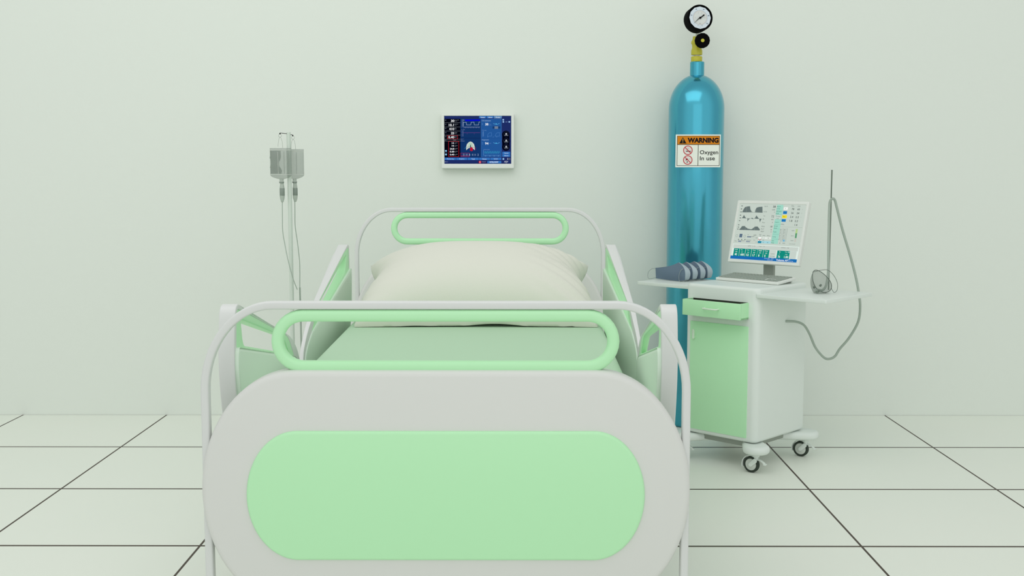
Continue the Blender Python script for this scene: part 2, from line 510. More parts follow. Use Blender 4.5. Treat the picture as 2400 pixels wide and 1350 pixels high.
for cx, cy, hy_ in ((398, 160, -0.024), (560, 184, 0.024)):
    box('hook', (ivx(cx)-0.0018, hy_-0.002, ivz(cy)-0.0028), (ivx(cx)+0.0018, hy_+0.002, ivz(cy)+0.0028), black, iv)
def drip_bag(label, xl, xr, ytop, hang, port, yoff, tubepts, dark):
    xc = (xl+xr)/2; hw = (xr-xl)/2*IU
    b = thing('drip_bag', label, 'drip bag', (-0.882+ivx(xc), IVY+yoff, ivz(800)), 0, 'drip bags on the stand')
    ox, oz = ivx(xc), ivz(800)
    X = lambda cx: ivx(cx)-ox
    Z = lambda cy: ivz(cy)-oz
    H = Z(ytop)
    # pouch: flattened section, tapering shoulders below
    bm = bmesh.new(); rings = []
    hd = 0.0135
    for z, sx, sy in ((H, 1, 0.16), (H-0.006, 1, 0.3), (H-0.014, 0.99, 0.75), (H*0.5, 0.985, 1), (0.006, 0.985, 1), (0, 1.0, 0.95),
                      (-0.006, 0.93, 0.85), (-0.011, 0.72, 0.7), (-0.0155, 0.42, 0.5), (-0.0175, 0.2, 0.35)):
        rings.append([bm.verts.new((hw*sx*(abs(math.cos(t))**0.45)*math.copysign(1, math.cos(t)) + (X(port) if z < -0.001 else 0)*(1-sx),
                                    hd*sy*(abs(math.sin(t))**0.8)*math.copysign(1, math.sin(t)), z))
                      for t in [2*PI*k/32 for k in range(32)]])
    for A, B in zip(rings, rings[1:]):
        for k in range(32): bm.faces.new((A[k], A[(k+1) % 32], B[(k+1) % 32], B[k]))
    bm.faces.new(rings[0]); bm.faces.new(rings[-1][::-1])
    finish(bm, 'pouch', clear, b, smooth=50)
    for zz in (H-0.0078, 0.0):
        e = [(hw*1.0*(abs(math.cos(t))**0.45)*math.copysign(1, math.cos(t)), hd*(0.42 if zz > 0.01 else 1.0)*(abs(math.sin(t))**0.8)*math.copysign(1, math.sin(t)), zz) for t in [2*PI*k/40 for k in range(40)]]
        tube('seam', e, 0.0007, seam, b, n=6, closed=True)
    for cx in ((370, 465) if dark else (620,)):
        tube('seam', [(X(cx), -hd*1.03, 0.004), (X(cx), -hd*1.03, H-0.014)], 0.0006, seam if cx == 370 else chamb, b, n=6)
    if dark:
        pts = [(240, 425), (400, 425), (402, 520), (388, 570), (372, 600), (374, 670), (398, 700), (416, 740), (405, 785), (242, 785), (240, 700), (232, 690), (246, 640), (246, 570), (230, 535), (240, 500)]
        F = lambda u, v, w: (X(u), -0.006+w, Z(v))
        bm = bmesh.new(); add_slab(bm, [(p[0], -p[1]) for p in pts], 0.008, 0, F=lambda u, v, w: (X(u), -0.005+w, Z(-v)))
        finish(bm, 'fluid', fluid, b)['label'] = 'darker wavy-edged pocket of liquid'
    # wire loop and ring to the hook
    hx, hy = hang
    tube('hanging_ring', [(X(hx)+0.0060*math.cos(t), 0, Z(hy)+0.0060*math.sin(t)) for t in [2*PI*k/20 for k in range(20)]], 0.0004, wire, b, n=6, closed=True)
    lp = [(hx-34, hy+172), (hx-30, hy+110), (hx-17, hy+50), (hx, hy+24), (hx+20, hy+52), (hx+34, hy+115), (hx+38, hy+192)]
    tube('hanging_loop', catmull([(X(a), 0, Z(c)) for a, c in lp], 6), 0.00045, wire, b, n=6)
    # port, collar, chamber
    px = X(port)
    lathe('port', [(0, 0), (0.0080, 0), (0.0080, -0.0085), (0, -0.0085)], chclear, b, n=20, M=Matrix.Translation((px, 0, Z(866))))
    lathe('collar', [(0, 0), (0.0088, 0), (0.0096, -0.003), (0.0088, -0.0075), (0, -0.0075)], chamb, b, n=20, M=Matrix.Translation((px, 0, Z(905))))
    lathe('drip_chamber', [(0, 0), (0.0068, 0), (0.0080, -0.008), (0.0093, -0.019), (0.0095, -0.050), (0.0085, -0.060), (0.0045, -0.073), (0, -0.073)], chclear, b, n=24, M=Matrix.Translation((px+0.0012, 0, Z(935))))
    lathe('chamber_sleeve', [(0.0094, 0), (0.0097, -0.0005), (0.0097, -0.0285), (0.0094, -0.029)], chamb, b, n=24, M=Matrix.Translation((px+0.0014, 0, Z(1012))))
    w = [(X((a-0.0206*(c-440)-600)*6.75), dy, Z((c-290)*6.75)) for a, c, dy in tubepts]
    tube('drip_line', catmull(w, 6), 0.0017, tubem, b, n=8)
    if not dark: tube('joined_line', [(X((a-0.0206*(c-440)-600)*6.75), 0, Z((c-290)*6.75)) for a, c in ((697.5, 676), (698.8, 720), (700.5, 780), (701.8, 835), (703, 880))], 0.0034, tubem, b, n=10)
    return b
drip_bag('drip bag hanging left of the pole, with a darker wavy pocket of liquid', 232, 572, 385, (398, 190), 408, -0.024,
         [(661.6, 471, 0), (661.9, 505, 0), (662.6, 540, 0), (667.5, 570, 0), (676, 605, -0.012), (688, 650, -0.012), (697, 678, 0)], True)
drip_bag('evenly pale drip bag hanging right of the pole', 452, 730, 398, (563, 216), 575, 0.024,
         [(685.5, 471, 0), (685.8, 500, 0), (686.4, 530, 0), (692, 570, 0), (696.5, 610, 0), (697.5, 640, 0), (697.5, 680, 0), (698.5, 720, 0), (700, 780, 0), (701.5, 830, 0)], False)

# ------------------------------------------------------------------ monitor on the wall
wm = thing('wall_monitor', 'white framed dark blue ventilator screen mounted on the wall above the bed', 'monitor', (-0.1669, 5.06, 1.228))
bm = bmesh.new()
add_slab(bm, rrect(0.1594, 0.1186, 0.004), 0.039, 0.003, holes=[[(u, v+0.0061) for u, v in rrect(0.1464, 0.1040, 0.001)]], F=lambda u, v, w: (u, -0.0395+w, v))
finish(bm, 'bezel', plast, wm)
box('back_case', (-0.150, -0.030, -0.108), (0.150, 0.0, 0.110), plast, wm, r=0.002)
SW, SH = 0.2926, 0.2075
A = Art(lambda x, y: ((x-838.5)/1333*SW, (658.5-y)/947*SH), 0.00002, True)
navy, mid, pan, blk, wh, pale = (30, 44, 100), (17, 52, 104), (34, 86, 152), (4, 5, 16), (230, 235, 240), (120, 170, 225)
btn = (52, 116, 190)
A.rect(172, 185, 1505, 1132, navy)
A.rect(172, 242, 492, 1005, blk); A.rect(492, 242, 905, 1005, mid); A.rect(905, 245, 1312, 1000, pan)
A.rect(492, 618, 905, 626, (12, 36, 82))
for (x0, x1, t) in ((868, 1005, 'Patient'), (1018, 1152, 'Additional'), (1168, 1312, 'Modes')):
    A.rect(x0, 188, x1, 230, btn if t != 'Modes' else (84, 128, 176)); A.text(t, x0+30, 200, x1-25, 224, wh)
A.frame(1168, 188, 1314, 230, 5, pale)
for y in (318, 402, 484, 565, 645, 682): A.rect(172, y-3, 492, y+3, (110, 116, 124))
for t, x0, x1, y0, y1, u in (('30', 305, 372, 258, 305, 'Ppeak cmH2O'), ('10.1', 262, 364, 340, 388, 'ExpMinVol'), ('410', 268, 368, 420, 466, 'VTE'), ('25', 304, 366, 503, 548, 'fTotal'), ('0.40', 252, 368, 582, 628, 'Oxygen')):
    A.text(t, x0, y0, x1, y1, (244, 246, 248), 0.02)
    A.text(u, 374, y0+2, 374+10*min(len(u), 8)+10, y0+16, (150, 158, 168))
    A.text('cmH2O' if t == '30' else 'l/min', 374, y0+20, 428, y0+34, (130, 138, 150))
    A.rect(188, y0+4, 212, y0+10, (120, 130, 150)); A.rect(188, y0+18, 208, y0+23, (90, 100, 120))
A.frame(236, 570, 438, 640, 6, (190, 40, 48)); A.text('Oxygen', 345, 656, 430, 672, (150, 150, 160)); A.rect(188, 660, 206, 668, (120, 130, 150))
A.frame(254, 688, 461, 990, 6, (200, 36, 44))
for t, x0, y in (('14', 320, 705), ('14', 320, 760), ('24.8', 282, 820), ('0.30', 280, 876), ('0.40', 280, 934)):
    A.text(t, x0, y, 366, y+34, (240, 242, 246), 0.02); A.text('cmH2O', 374, y+6, 440, y+18, (160, 165, 175)); A.text('l/min', 374, y+22, 430, y+33, (130, 135, 145))
for y in (878, 950): A.disc(203, y, 18, (120, 190, 240)); A.disc(203, y, 9, (200, 230, 250))
A.rect(182, 912, 228, 920, (70, 80, 110))
# pressure and flow traces
A.face([(572, 256), (885, 252), (885, 284), (600, 290)], (6, 8, 205))
A.text('Paw', 548, 258, 580, 276, (150, 160, 190))
A.line([(545, 255), (545, 400)], 5, (150, 165, 200)); A.line([(545, 400), (885, 400)], 5, (120, 138, 180))
A.line([(550, 385), (552, 312), (612, 310), (616, 362), (702, 362), (708, 310), (765, 308), (769, 362), (856, 362), (862, 306), (885, 306)], 6, (170, 188, 214))
for k in range(6): A.rect(512, 262+k*27, 534, 272+k*27, (90, 108, 150))
for k in range(12): A.rect(560+k*27, 406, 574+k*27, 418+6*(k % 2), (110, 126, 166))
A.text('Flow', 548, 440, 582, 466, (110, 126, 166)); A.line([(545, 470), (545, 588)], 5, (130, 146, 186))
for k in range(5): A.rect(510, 450+k*31, 534, 460+k*31, (84, 100, 144))
A.line([(550, 518), (885, 516)], 5, (128, 66, 140))
for x in (628, 770): A.line([(x-10, 532), (x, 545), (x+10, 532)], 3, (90, 60, 130))
for k, t in enumerate(('Dynamic', 'Lung', 'cmH2O')): A.text(t, 503, 636+k*20, 575, 650+k*20, (140, 156, 190))
# lung picture
A.face([(610, 865), (606, 800), (625, 740), (660, 705), (693, 690), (728, 705), (762, 740), (780, 800), (778, 865), (745, 830), (690, 812), (640, 832)], (206, 214, 206))
A.face([(655, 800), (640, 770), (668, 715), (690, 705), (715, 712), (745, 770), (732, 800)], (178, 206, 186))
A.face([(684, 812), (688, 755), (698, 755), (704, 812)], (26, 44, 74))
A.line([(610, 806), (660, 800), (740, 808), (795, 800)], 6, (36, 60, 90))
A.face([(680, 870), (690, 815), (720, 800), (745, 835), (742, 872), (715, 885)], (178, 22, 52))
A.line([(572, 830), (600, 812), (622, 806)], 5, (40, 150, 190)); A.line([(780, 806), (800, 820), (795, 862)], 4, (150, 30, 90))
A.frame(497, 920, 668, 992, 6, (150, 30, 84)); A.rect(505, 962, 660, 984, (90, 40, 90))
for k, t in enumerate(('25', '10', '8', '40', '14', '2')): A.text(t, 540+k*60-(8 if k > 3 else 0), 935, 575+k*58-(8 if k > 3 else 0), 975, (150, 168, 200))
# right hand column
A.frame(907, 248, 1312, 998, 4, (70, 120, 184))
A.text('CO2 elimination', 922, 268, 1100, 290, (170, 198, 232)); A.text('38', 988, 326, 1050, 374, (236, 240, 246), 0.02); A.text('mmHg', 1056, 340, 1118, 352, (110, 150, 205)); A.text('PetCO2', 1056, 360, 1112, 372, (110, 150, 205))
for y in (335, 355): A.rect(922, y-4, 942, y+4, (90, 136, 196))
def arrows(y):
    A.line([(1160, y-8), (1185, y+6), (1205, y-10), (1230, y+8), (1262, y-8)], 5, (96, 190, 236)); A.disc(1208, y, 9, (90, 210, 255)); A.rect(1150, y-14, 1166, y-8, (110, 170, 220)); A.rect(1258, y-14, 1276, y-8, (110, 170, 220))
arrows(346); A.rect(1135, 392, 1290, 436, (22, 58, 110)); A.rect(1175, 390, 1245, 440, (112, 126, 148))
A.text('PCO2 mmHg', 925, 462, 1010, 482, (120, 158, 208)); A.line([(955, 488), (955, 588)], 4, (120, 160, 210))
for k in range(4): A.rect(928, 500+k*26, 948, 508+k*26, (100, 140, 196))
A.line([(1030, 585), (1045, 545), (1068, 520), (1112, 516), (1114, 584), (1030, 585)], 4, (86, 140, 204)); A.line([(1184, 585), (1200, 545), (1222, 520), (1274, 514), (1276, 584), (1184, 585)], 4, (86, 140, 204))
A.rect(1030, 598, 1050, 604, (100, 140, 196)); A.rect(1140, 598, 1155, 604, (100, 140, 196)); A.rect(1210, 598, 1225, 604, (100, 140, 196)); A.line([(907, 632), (1312, 632)], 4, (24, 68, 130))
A.text('Oxygenation', 922, 648, 1060, 674, (170, 198, 232)); A.text('94', 984, 706, 1052, 756, (236, 240, 246), 0.02); A.text('SpO2 %', 1058, 720, 1106, 740, (110, 150, 205)); arrows(726)
for y in (715, 740): A.rect(922, y-4, 942, y+4, (90, 136, 196))
A.text('Plethysmogram', 960, 846, 1098, 862, (130, 166, 214)); A.line([(955, 856), (955, 966), (1285, 966)], 4, (110, 160, 214))
A.line([(965+k*11, 880 if k % 3 == 0 else (918 if k % 3 == 1 else 930)) for k in range(29)], 5, (54, 160, 196))
for k in range(4): A.rect(985+k*85, 976, 1005+k*85, 984, (110, 160, 214))
for (x0, x1, t) in ((176, 400, 'Monitoring'), (408, 628, 'Graphics'), (636, 856, 'Tools'), (864, 1082, 'Events'), (1090, 1310, 'System')):
    A.rect(x0, 1014, x1, 1058, btn); c = (x0+x1)/2; w = 6.6*len(t); A.text(t, c-w, 1026, c+w, 1052, (210, 226, 244), 0.0, True)
A.text('10:15', 196, 1088, 242, 1104, (150, 164, 200)); A.disc(188, 1096, 6, (170, 184, 210))
A.disc(882, 1100, 27, (190, 20, 40)); A.rect(877, 1082, 887, 1120, (240, 220, 224)); A.rect(915, 1092, 1000, 1097, (150, 160, 190)); A.rect(940, 1108, 995, 1113, (120, 60, 90))
A.rect(1030, 1078, 1308, 1124, btn); A.text('INTELLIVENT', 1075, 1088, 1250, 1112, (235, 240, 246), 0.02)
A.text('ASV', 1366, 1076, 1445, 1108, (226, 230, 240)); A.rect(1392, 1116, 1424, 1121, (150, 160, 190))
# right edge icons
for x, y in ((1348, 262), (1350, 303), (1468, 303)): A.disc(x, y, 17, (130, 176, 224)); A.disc(x, y, 9, (190, 214, 240))
A.rect(1392, 296, 1432, 312, (96, 116, 160))
for y in (555, 685, 800): A.disc(1402, y, 78, (2, 4, 20))
A.rect(1330, 560, 1474, 800, (2, 4, 20))
for y, t in ((548, 'Modes'), (678, 'Controls'), (800, 'Alarms')):
    A.ring(1408, y, 52, 5, (40, 50, 76)); A.disc(1408, y-8, 18, (176, 182, 190)); A.rect(1372, y+14, 1444, y+26, (140, 148, 160))
for y, t in ((920, 'Controls'), (972, 'Alarms')):
    A.rect(1330, y-24, 1486, y+22, btn); A.text(t, 1368, y-10, 1450, y+12, (214, 228, 244))
A.disc(1350, 1038, 18, (150, 196, 236)); A.rect(1430, 1020, 1440, 1056, (190, 196, 206)); A.rect(1450, 1022, 1490, 1056, (84, 92, 116))
A.build('screen', wm, (-0.0001, -0.0335, 0.0063), (PI/2, 0, 0))
box('screen_backing', (-0.1464, -0.0333, -0.0985), (0.1464, -0.028, 0.1112), black, wm)

# ------------------------------------------------------------------ oxygen cylinder
CX, CY = 0.770, 4.906
gc = thing('oxygen_cylinder', 'tall glossy blue oxygen cylinder with a black pressure gauge, standing against the wall', 'gas cylinder', (CX, CY, 0))
prof = [(0, 0), (0.106, 0), (0.1135, 0.006), (0.1178, 0.02), (0.1178, 1.36)]
for k in range(1, 15):
    t = k/15*PI/2; prof.append((0.1178*math.cos(t), 1.36+0.147*math.sin(t)))
prof += [(0.012, 1.507), (0, 1.507)]
lathe('tank', prof, tealm, gc, n=96)
lathe('neck_ring', [(0, 1.49), (0.0298, 1.49), (0.0302, 1.494), (0.0302, 1.557), (0.0285, 1.559), (0, 1.559)], tealm, gc, n=64)
vx = -0.003
va = lathe('valve', [(0, 0), (0.0232, 0), (0.0238, 0.002), (0.0238, 0.021), (0.0225, 0.023), (0, 0.023)], brass, gc, n=10, M=Matrix.Translation((vx, 0, 1.559)))
lathe('washer', [(0, 0), (0.0125, 0), (0.0125, 0.006), (0, 0.006)], mat('pale_washer', (214, 214, 200), 0.5), va, n=24, M=Matrix.Translation((vx, 0, 1.582)))
bm = bmesh.new()
add_lathe(bm, [(0, 1.588), (0.0232, 1.588), (0.0238, 1.590), (0.0238, 1.606), (0.0215, 1.612), (0.0200, 1.618), (0.0205, 1.630), (0.0245, 1.636), (0.0238, 1.644), (0.0200, 1.650), (0.0180, 1.657), (0.0175, 1.665), (0, 1.665)], 12, Matrix.Translation((vx, 0, 0)))
add_cyl(bm, (vx, 0, 1.642), (0.010, -0.052, 1.6415), 0.011, 14)
finish(bm, 'valve_body', brass, va)
cyl('gauge_stem', (vx+0.001, 0, 1.664), (vx+0.003, 0, 1.70), 0.0075, mat('pale_stem', (214, 222, 210), 0.4), gc)
# hand wheel, facing the room
kc = Vector((0.0105, -0.062, 1.6415)); kd = Vector((0.04, -1, 0.0)).normalized()
Mk = Matrix.Translation(kc) @ kd.to_track_quat('Z', 'Y').to_matrix().to_4x4()
kn = lathe('valve_knob', [(0, -0.012), (0.027, -0.012), (0.0315, -0.009), (0.0315, 0.002), (0.029, 0.005), (0.0085, 0.005), (0.0085, 0.003), (0, 0.003)], black, gc, n=14, M=Mk)
lathe('knob_hub', [(0, 0.003), (0.0077, 0.003), (0.0072, 0.0065), (0, 0.0065)], brass, kn, n=20, M=Mk)
# gauge: drum with a twelve sided dial turned slightly to the right and up
gd = Vector((0.19, -1, 0.11)).normalized(); g0 = Vector((0.0010, -0.048, 1.7370))
Mg = Matrix.Translation(g0) @ Matrix.Rotation(math.atan2(gd.x, -gd.y), 4, 'Z') @ Matrix.Rotation(PI/2-math.asin(gd.z)*1.0, 4, 'X')
ga = lathe('pressure_gauge', [(0, -0.054), (0.050, -0.054), (0.0545, -0.050), (0.0552, 0.0), (0.0545, 0.003), (0.0515, 0.003), (0.0505, 0.0005), (0, 0.0005)], black, gc, n=48, M=Mg)
D = Art(lambda x, y: ((x-435)*0.000185, (372-y)*0.000185), 0.00003, False)
D.face([(435+254*math.sin(2*PI*k/12), 372-254*math.cos(2*PI*k/12)) for k in range(11, -1, -1)], (214, 224, 232))
D.disc(435, 372, 165, (214, 218, 216), 32)
D.ring(435, 372, 165, 6, (176, 182, 186)); D.ring(435, 372, 150, 4, (206, 176, 172))
for a, t in ((-128, '0'), (-76, '20'), (-25, '40'), (25, '60'), (76, '80'), (128, '100')):
    x = 435+210*math.sin(R(a)); y = 372-210*math.cos(R(a)); w = 9*len(t)
    if t != '0': D.text(t, x-w, y-14, x+w, y+14, (84, 100, 122), 0.02)
for k in range(-128, 129, 8): D.line([(435+168*math.sin(R(k)), 372-168*math.cos(R(k))), (435+182*math.sin(R(k)), 372-182*math.cos(R(k)))], 3, (130, 140, 150))
for a, t in ((-90, '2'), (-20, '4'), (20, '6'), (90, '8')):
    x = 435+115*math.sin(R(a)); y = 372-115*math.cos(R(a)); D.text(t, x-6, y-11, x+6, y+11, (150, 142, 142))
D.text('bar', 412, 488, 450, 510, (140, 150, 158)); D.text('psi', 370, 535, 395, 562, (120, 132, 142)); D.text('O2', 462, 535, 490, 562, (120, 132, 142)); D.text('2.5', 415, 575, 445, 592, (130, 142, 152))
dl = D.build('dial', ga, (0, 0, 0)); dl.data.transform(Mg @ Matrix.Translation((0, 0, 0.0010)))
dl['label'] = 'pale twelve sided dial with faint numbers'
bm = bmesh.new()
def dialpt(x, y, z): return Mg @ Vector(((x-435)*0.000185, (372-y)*0.000185, z))
for pts in ([(268, 518), (425, 382), (415, 368)], [(418, 384), (428, 394), (540, 318), (522, 296)]):
    a = [bm.verts.new(dialpt(x, y, 0.0042)) for x, y in pts]; b = [bm.verts.new(dialpt(x, y, 0.0052)) for x, y in pts]
    bm.faces.new(a[::-1]); bm.faces.new(b)
    for j in range(len(pts)): bm.faces.new((a[j], a[(j+1) % len(pts)], b[(j+1) % len(pts)], b[j]))
add_cyl(bm, dialpt(435, 378, 0.0028), dialpt(435, 378, 0.006), 0.0042, 16)
finish(bm, 'needle', black, ga, smooth=0)
# warning sign on the tank
SGW, SGH = 0.1873, 0.1356
sg = box('warning_sign', (-0.0096-SGW/2, -0.1232, 1.1142), (-0.0096+SGW/2, -0.1178, 1.1142+SGH), mat('sign_white', (236, 238, 228), 0.5), gc, smooth=0)
S = Art(lambda x, y: ((x-1032)/1420*SGW, (722-y)/1035*SGH), 0.00003, False)
S.rect(322, 205, 1742, 1240, (236, 240, 230))
S.rect(362, 245, 1712, 532, (40, 26, 8)); S.rect(378, 258, 1698, 518, (214, 130, 20))
S.frame(370, 520, 1705, 1190, 16, (60, 62, 56)); S.line([(1032, 525), (1032, 1190)], 18, (64, 66, 58))
S.face([(430, 487), (660, 487), (545, 290)], (12, 8, 4)); S.face([(536, 430), (554, 430), (562, 350), (545, 330), (528, 350)], (200, 150, 70)); S.disc(545, 458, 12, (200, 150, 70))
S.text('WARNING', 692, 305, 1676, 468, (22, 6, 10), 0.055)
for cy in (702, 1010):
    S.disc(708, cy, 140, (228, 222, 216), 40)
S.rect(645, 722, 800, 745, (20, 24, 24)); S.line([(660, 700), (700, 650), (720, 625)], 10, (176, 190, 170)); S.line([(690, 700), (735, 640)], 8, (176, 190, 170))
S.face([(640, 1045), (650, 985), (690, 955), (720, 1000), (690, 1010), (660, 1020)], (60, 10, 20)); S.face([(668, 1088), (690, 1100), (712, 1060), (690, 1045)], (16, 20, 20)); S.line([(740, 990), (785, 970)], 10, (176, 190, 170))
for cy in (702, 1010):
    S.ring(708, cy, 136, 24, (196, 44, 56), 40); S.line([(612, cy-96), (804, cy+96)], 24, (196, 44, 56))
S.text('Oxygen', 1086, 700, 1664, 866, (18, 22, 20), 0.008); S.text('In use', 1090, 890, 1564, 1020, (18, 22, 20), 0.008)
S.build('sign_lettering', sg, (-0.0096, -0.1234, 1.1142+SGH/2), (PI/2, 0, 0))

# ------------------------------------------------------------------ medical cart
CL, CW = 0.32, 0.355
CO = (0.881, 4.3088, 0); CR = R(-44)
cart = thing('medical_cart', 'white wheeled bedside cabinet with a mint door and two side shelves', 'cabinet', CO, CR)
bm = bmesh.new()
add_slab(bm, rrect(CL/2, CW/2, 0.026, 6), 0.570, 0.013, F=lambda u, v, w: (u, v, 0.107+w), seg=5)
finish(bm, 'cabinet_body', cartw, cart)
# drawer pulled open
bm = bmesh.new()
y0, y1, xa, xb, za, zb = -0.2365, -0.160, -0.130, 0.1205, 0.5645, 0.6235
add_box(bm, (xa, y0, za), (xb, y0+0.010, zb), 0.0012, 2)
add_box(bm, (xa, y0+0.010, za), (xa+0.006, y1, zb), 0)
add_box(bm, (xb-0.006, y0+0.010, za), (xb, y1, zb), 0)
add_box(bm, (xa, y0+0.010, za), (xb, y1, za+0.006), 0)
drawer = finish(bm, 'drawer', green, cart, smooth=30)
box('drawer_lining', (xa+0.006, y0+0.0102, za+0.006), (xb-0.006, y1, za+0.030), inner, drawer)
tube('drawer_handle', [(-0.030, y0, 0.597), (-0.030, y0-0.013, 0.597), (-0.025, y0-0.0165, 0.5965), (0.025, y0-0.0165, 0.5965), (0.030, y0-0.013, 0.597), (0.030, y0, 0.597)], 0.0030, mat('pale_handle', (214, 234, 212), 0.35), drawer, n=10)['label'] = 'pale bar handle'
op = box('opening_shade', (xa+0.008, -CW/2-0.0012, za+0.006), (xb-0.004, -CW/2+0.004, zb+0.0005), mat('recess_shade', (40, 48, 36), 0.9), cart, smooth=0)  # thin dark slab on the solid body paints the shade inside the opening
door = box('door', (-0.1325, -CW/2-0.0035, 0.124), (0.1215, -CW/2+0.004, 0.536), green2, cart, r=0.0012, seg=2)
bm = bmesh.new(); add_slab(bm, round_poly([(-0.0035, -0.019), (0.0035, -0.019), (0.005, 0.012), (0.0, 0.020), (-0.005, 0.012)], 0.003), 0.011, 0.002, F=lambda u, v, w: (-0.114+u, -CW/2-0.0135+w, 0.488+v))
finish(bm, 'door_handle', mat('pale_handle', (0, 0, 0)), door)['label'] = 'small pale pull'
def shelf(x0, x1, y0, y1):
    bm = bmesh.new()
    hw, hh = (x1-x0)/2, (y1-y0)/2
    add_slab(bm, rrect(hw, hh, 0.006), 0.0135, 0.0015, F=lambda u, v, w: ((x0+x1)/2+u, (y0+y1)/2+v, 0.6445+w), seg=3)
    return finish(bm, 'side_shelf', cartw, cart)
shelf(0.150, 0.429, -0.180, 0.158)
shelf(-0.452, -0.150, -0.100, 0.172)
rod = cyl('hose_post', (0.262, 0.141, 0.657), (0.262, 0.141, 1.103), 0.0025, darkrod, cart, n=12)
rod['label'] = 'thin dark upright rod on the shelf'
# base plate and star base
box('base_plate', (-0.125, -0.145, 0.082), (0.125, 0.145, 0.108), greyp, cart, r=0.004)  # white base; the grey tone paints the shade under the cabinet
def capsule(cx, cy, ax, ay, r0, r1, n=12):
    d = Vector((ax-cx, ay-cy)).normalized(); b = math.atan2(d.y, d.x); out = []
    for k in range(n+1):
        t = b-PI/2+k/n*PI; out.append((ax+r1*math.cos(t), ay+r1*math.sin(t)))
    for k in range(n+1):
        t = b+PI/2+k/n*PI; out.append((cx+r0*math.cos(t), cy+r0*math.sin(t)))
    return out
CAST = [(0.160, -0.170), (0.168, 0.168), (-0.160, -0.170), (-0.160, 0.168)]
for ax, ay in CAST:
    bm = bmesh.new(); add_slab(bm, capsule(ax*0.35, ay*0.35, ax, ay, 0.026, 0.049), 0.031, 0.013, F=lambda u, v, w: (u, v, 0.073+w))
    finish(bm, 'base_foot', cartw, cart)
def caster(ax, ay, rz):
    bm = bmesh.new()
    # swivel stem and hooded fork; wheel turns about local Y
    add_cyl(bm, (0, 0, 0.044), (0, 0, 0.075), 0.0085, 16)
    add_cyl(bm, (0, 0, 0.060), (0, 0, 0.071), 0.013, 16)
    for s in (-1, 1):
        add_slab(bm, capsule(0.0, 0.046, -0.017, 0.030, 0.0085, 0.0075), 0.003, 0.0008, F=lambda u, v, w, s=s: (u, s*0.0105-0.0015+w, v), seg=2)
    hood = [(-0.017+0.034*math.cos(R(a)), 0, 0.030+0.034*math.sin(R(a))) for a in range(55, 201, 12)]
    add_sweep(bm, hood, rrect(0.0115, 0.0014, 0.001), ref=(0, 1, 0))
    c = finish(bm, 'caster', cartw, cart, loc=(ax, ay, 0), rot=(0, 0, rz))
    My = Matrix.Translation((-0.017, 0, 0.030)) @ Matrix.Rotation(PI/2, 4, 'X')
    lathe('tyre', [(0.0218, -0.008), (0.028, -0.008), (0.030, -0.005), (0.030, 0.005), (0.028, 0.008), (0.0218, 0.008), (0.0218, -0.008)], tyre, c, n=40, M=My)
    lathe('wheel_hub', [(0, -0.0085), (0.008, -0.009), (0.010, -0.0075), (0.0205, -0.0072), (0.0222, -0.0065), (0.0222, 0.0065), (0.0205, 0.0072), (0.010, 0.0075), (0.008, 0.009), (0, 0.0085)], mat('wheel_grey', (208, 214, 206), 0.45), c, n=32, M=My)
    bm = bmesh.new()
    add_sweep(bm, catmull([(0.004, 0, 0.050), (0.016, 0, 0.0495), (0.027, 0, 0.044), (0.036, 0, 0.037)], 5), rrect(0.006, 0.0018, 0.0012), ref=(0, 1, 0))
    add_box(bm, (0.030, -0.007, 0.0335), (0.041, 0.007, 0.0385), 0.002, 2)
    finish(bm, 'brake_lever', cartw, c)
for (ax, ay), wz in zip(CAST, (-38, -34, -20, -50)):
    caster(ax, ay, R(wz)-CR)

# ------------------------------------------------------------------ things on the cart
def cart_pt(x, y, z):
    c, s = math.cos(CR), math.sin(CR)
    return Vector((CO[0]+c*x-s*y, CO[1]+s*x+c*y, z))
# computer monitor
pc = thing('computer_monitor', 'white flat monitor with a grey ventilator readout screen, standing on the cabinet', 'monitor', cart_pt(0.0, 0.150, 0.677), CR)
box('stand_base', (-0.075, -0.030, 0.0), (0.075, 0.022, 0.008), plast, pc, r=0.003)
box('stand_neck', (-0.022, -0.006, 0.006), (0.024, 0.008, 0.20), greyp, pc, r=0.003)
TL = R(15.2); MW, MH = 0.316, 0.250
head = Matrix.Translation((0.0, -0.050, 0.0655)) @ Matrix.Rotation(-TL, 4, 'X')
bm = bmesh.new()
SWc, SHc = 0.294, 0.224
add_slab(bm, rrect(MW/2, MH/2, 0.004), 0.020, 0.003, holes=[[(-SWc/2, -SHc/2), (SWc/2, -SHc/2), (SWc/2, SHc/2), (-SWc/2, SHc/2)]], F=lambda u, v, w: tuple(head @ Vector((u, w, MH/2+v))))
finish(bm, 'bezel', plast, pc)
bm = bmesh.new(); add_box(bm, (-0.150, 0.004, 0.010), (0.150, 0.022, MH-0.010), 0.002, 2, head)
add_box(bm, (-0.06, 0.020, 0.06), (0.06, 0.034, 0.19), 0.006, 2, head)
finish(bm, 'back_case', plast, pc)
corn = [Vector((318, 108)), Vector((1272, 125)), Vector((1130, 948)), Vector((190, 890))]
def to_uv(x, y):
    u = v = 0.5
    for _ in range(6):
        p = corn[0]*(1-u)*(1-v)+corn[1]*u*(1-v)+corn[2]*u*v+corn[3]*(1-u)*v
        du = (corn[1]-corn[0])*(1-v)+(corn[2]-corn[3])*v; dv = (corn[3]-corn[0])*(1-u)+(corn[2]-corn[1])*u
        e = Vector((x, y))-p; det = du.x*dv.y-du.y*dv.x
        u += (e.x*dv.y-e.y*dv.x)/det; v += (du.x*e.y-du.y*e.x)/det
    return u, v
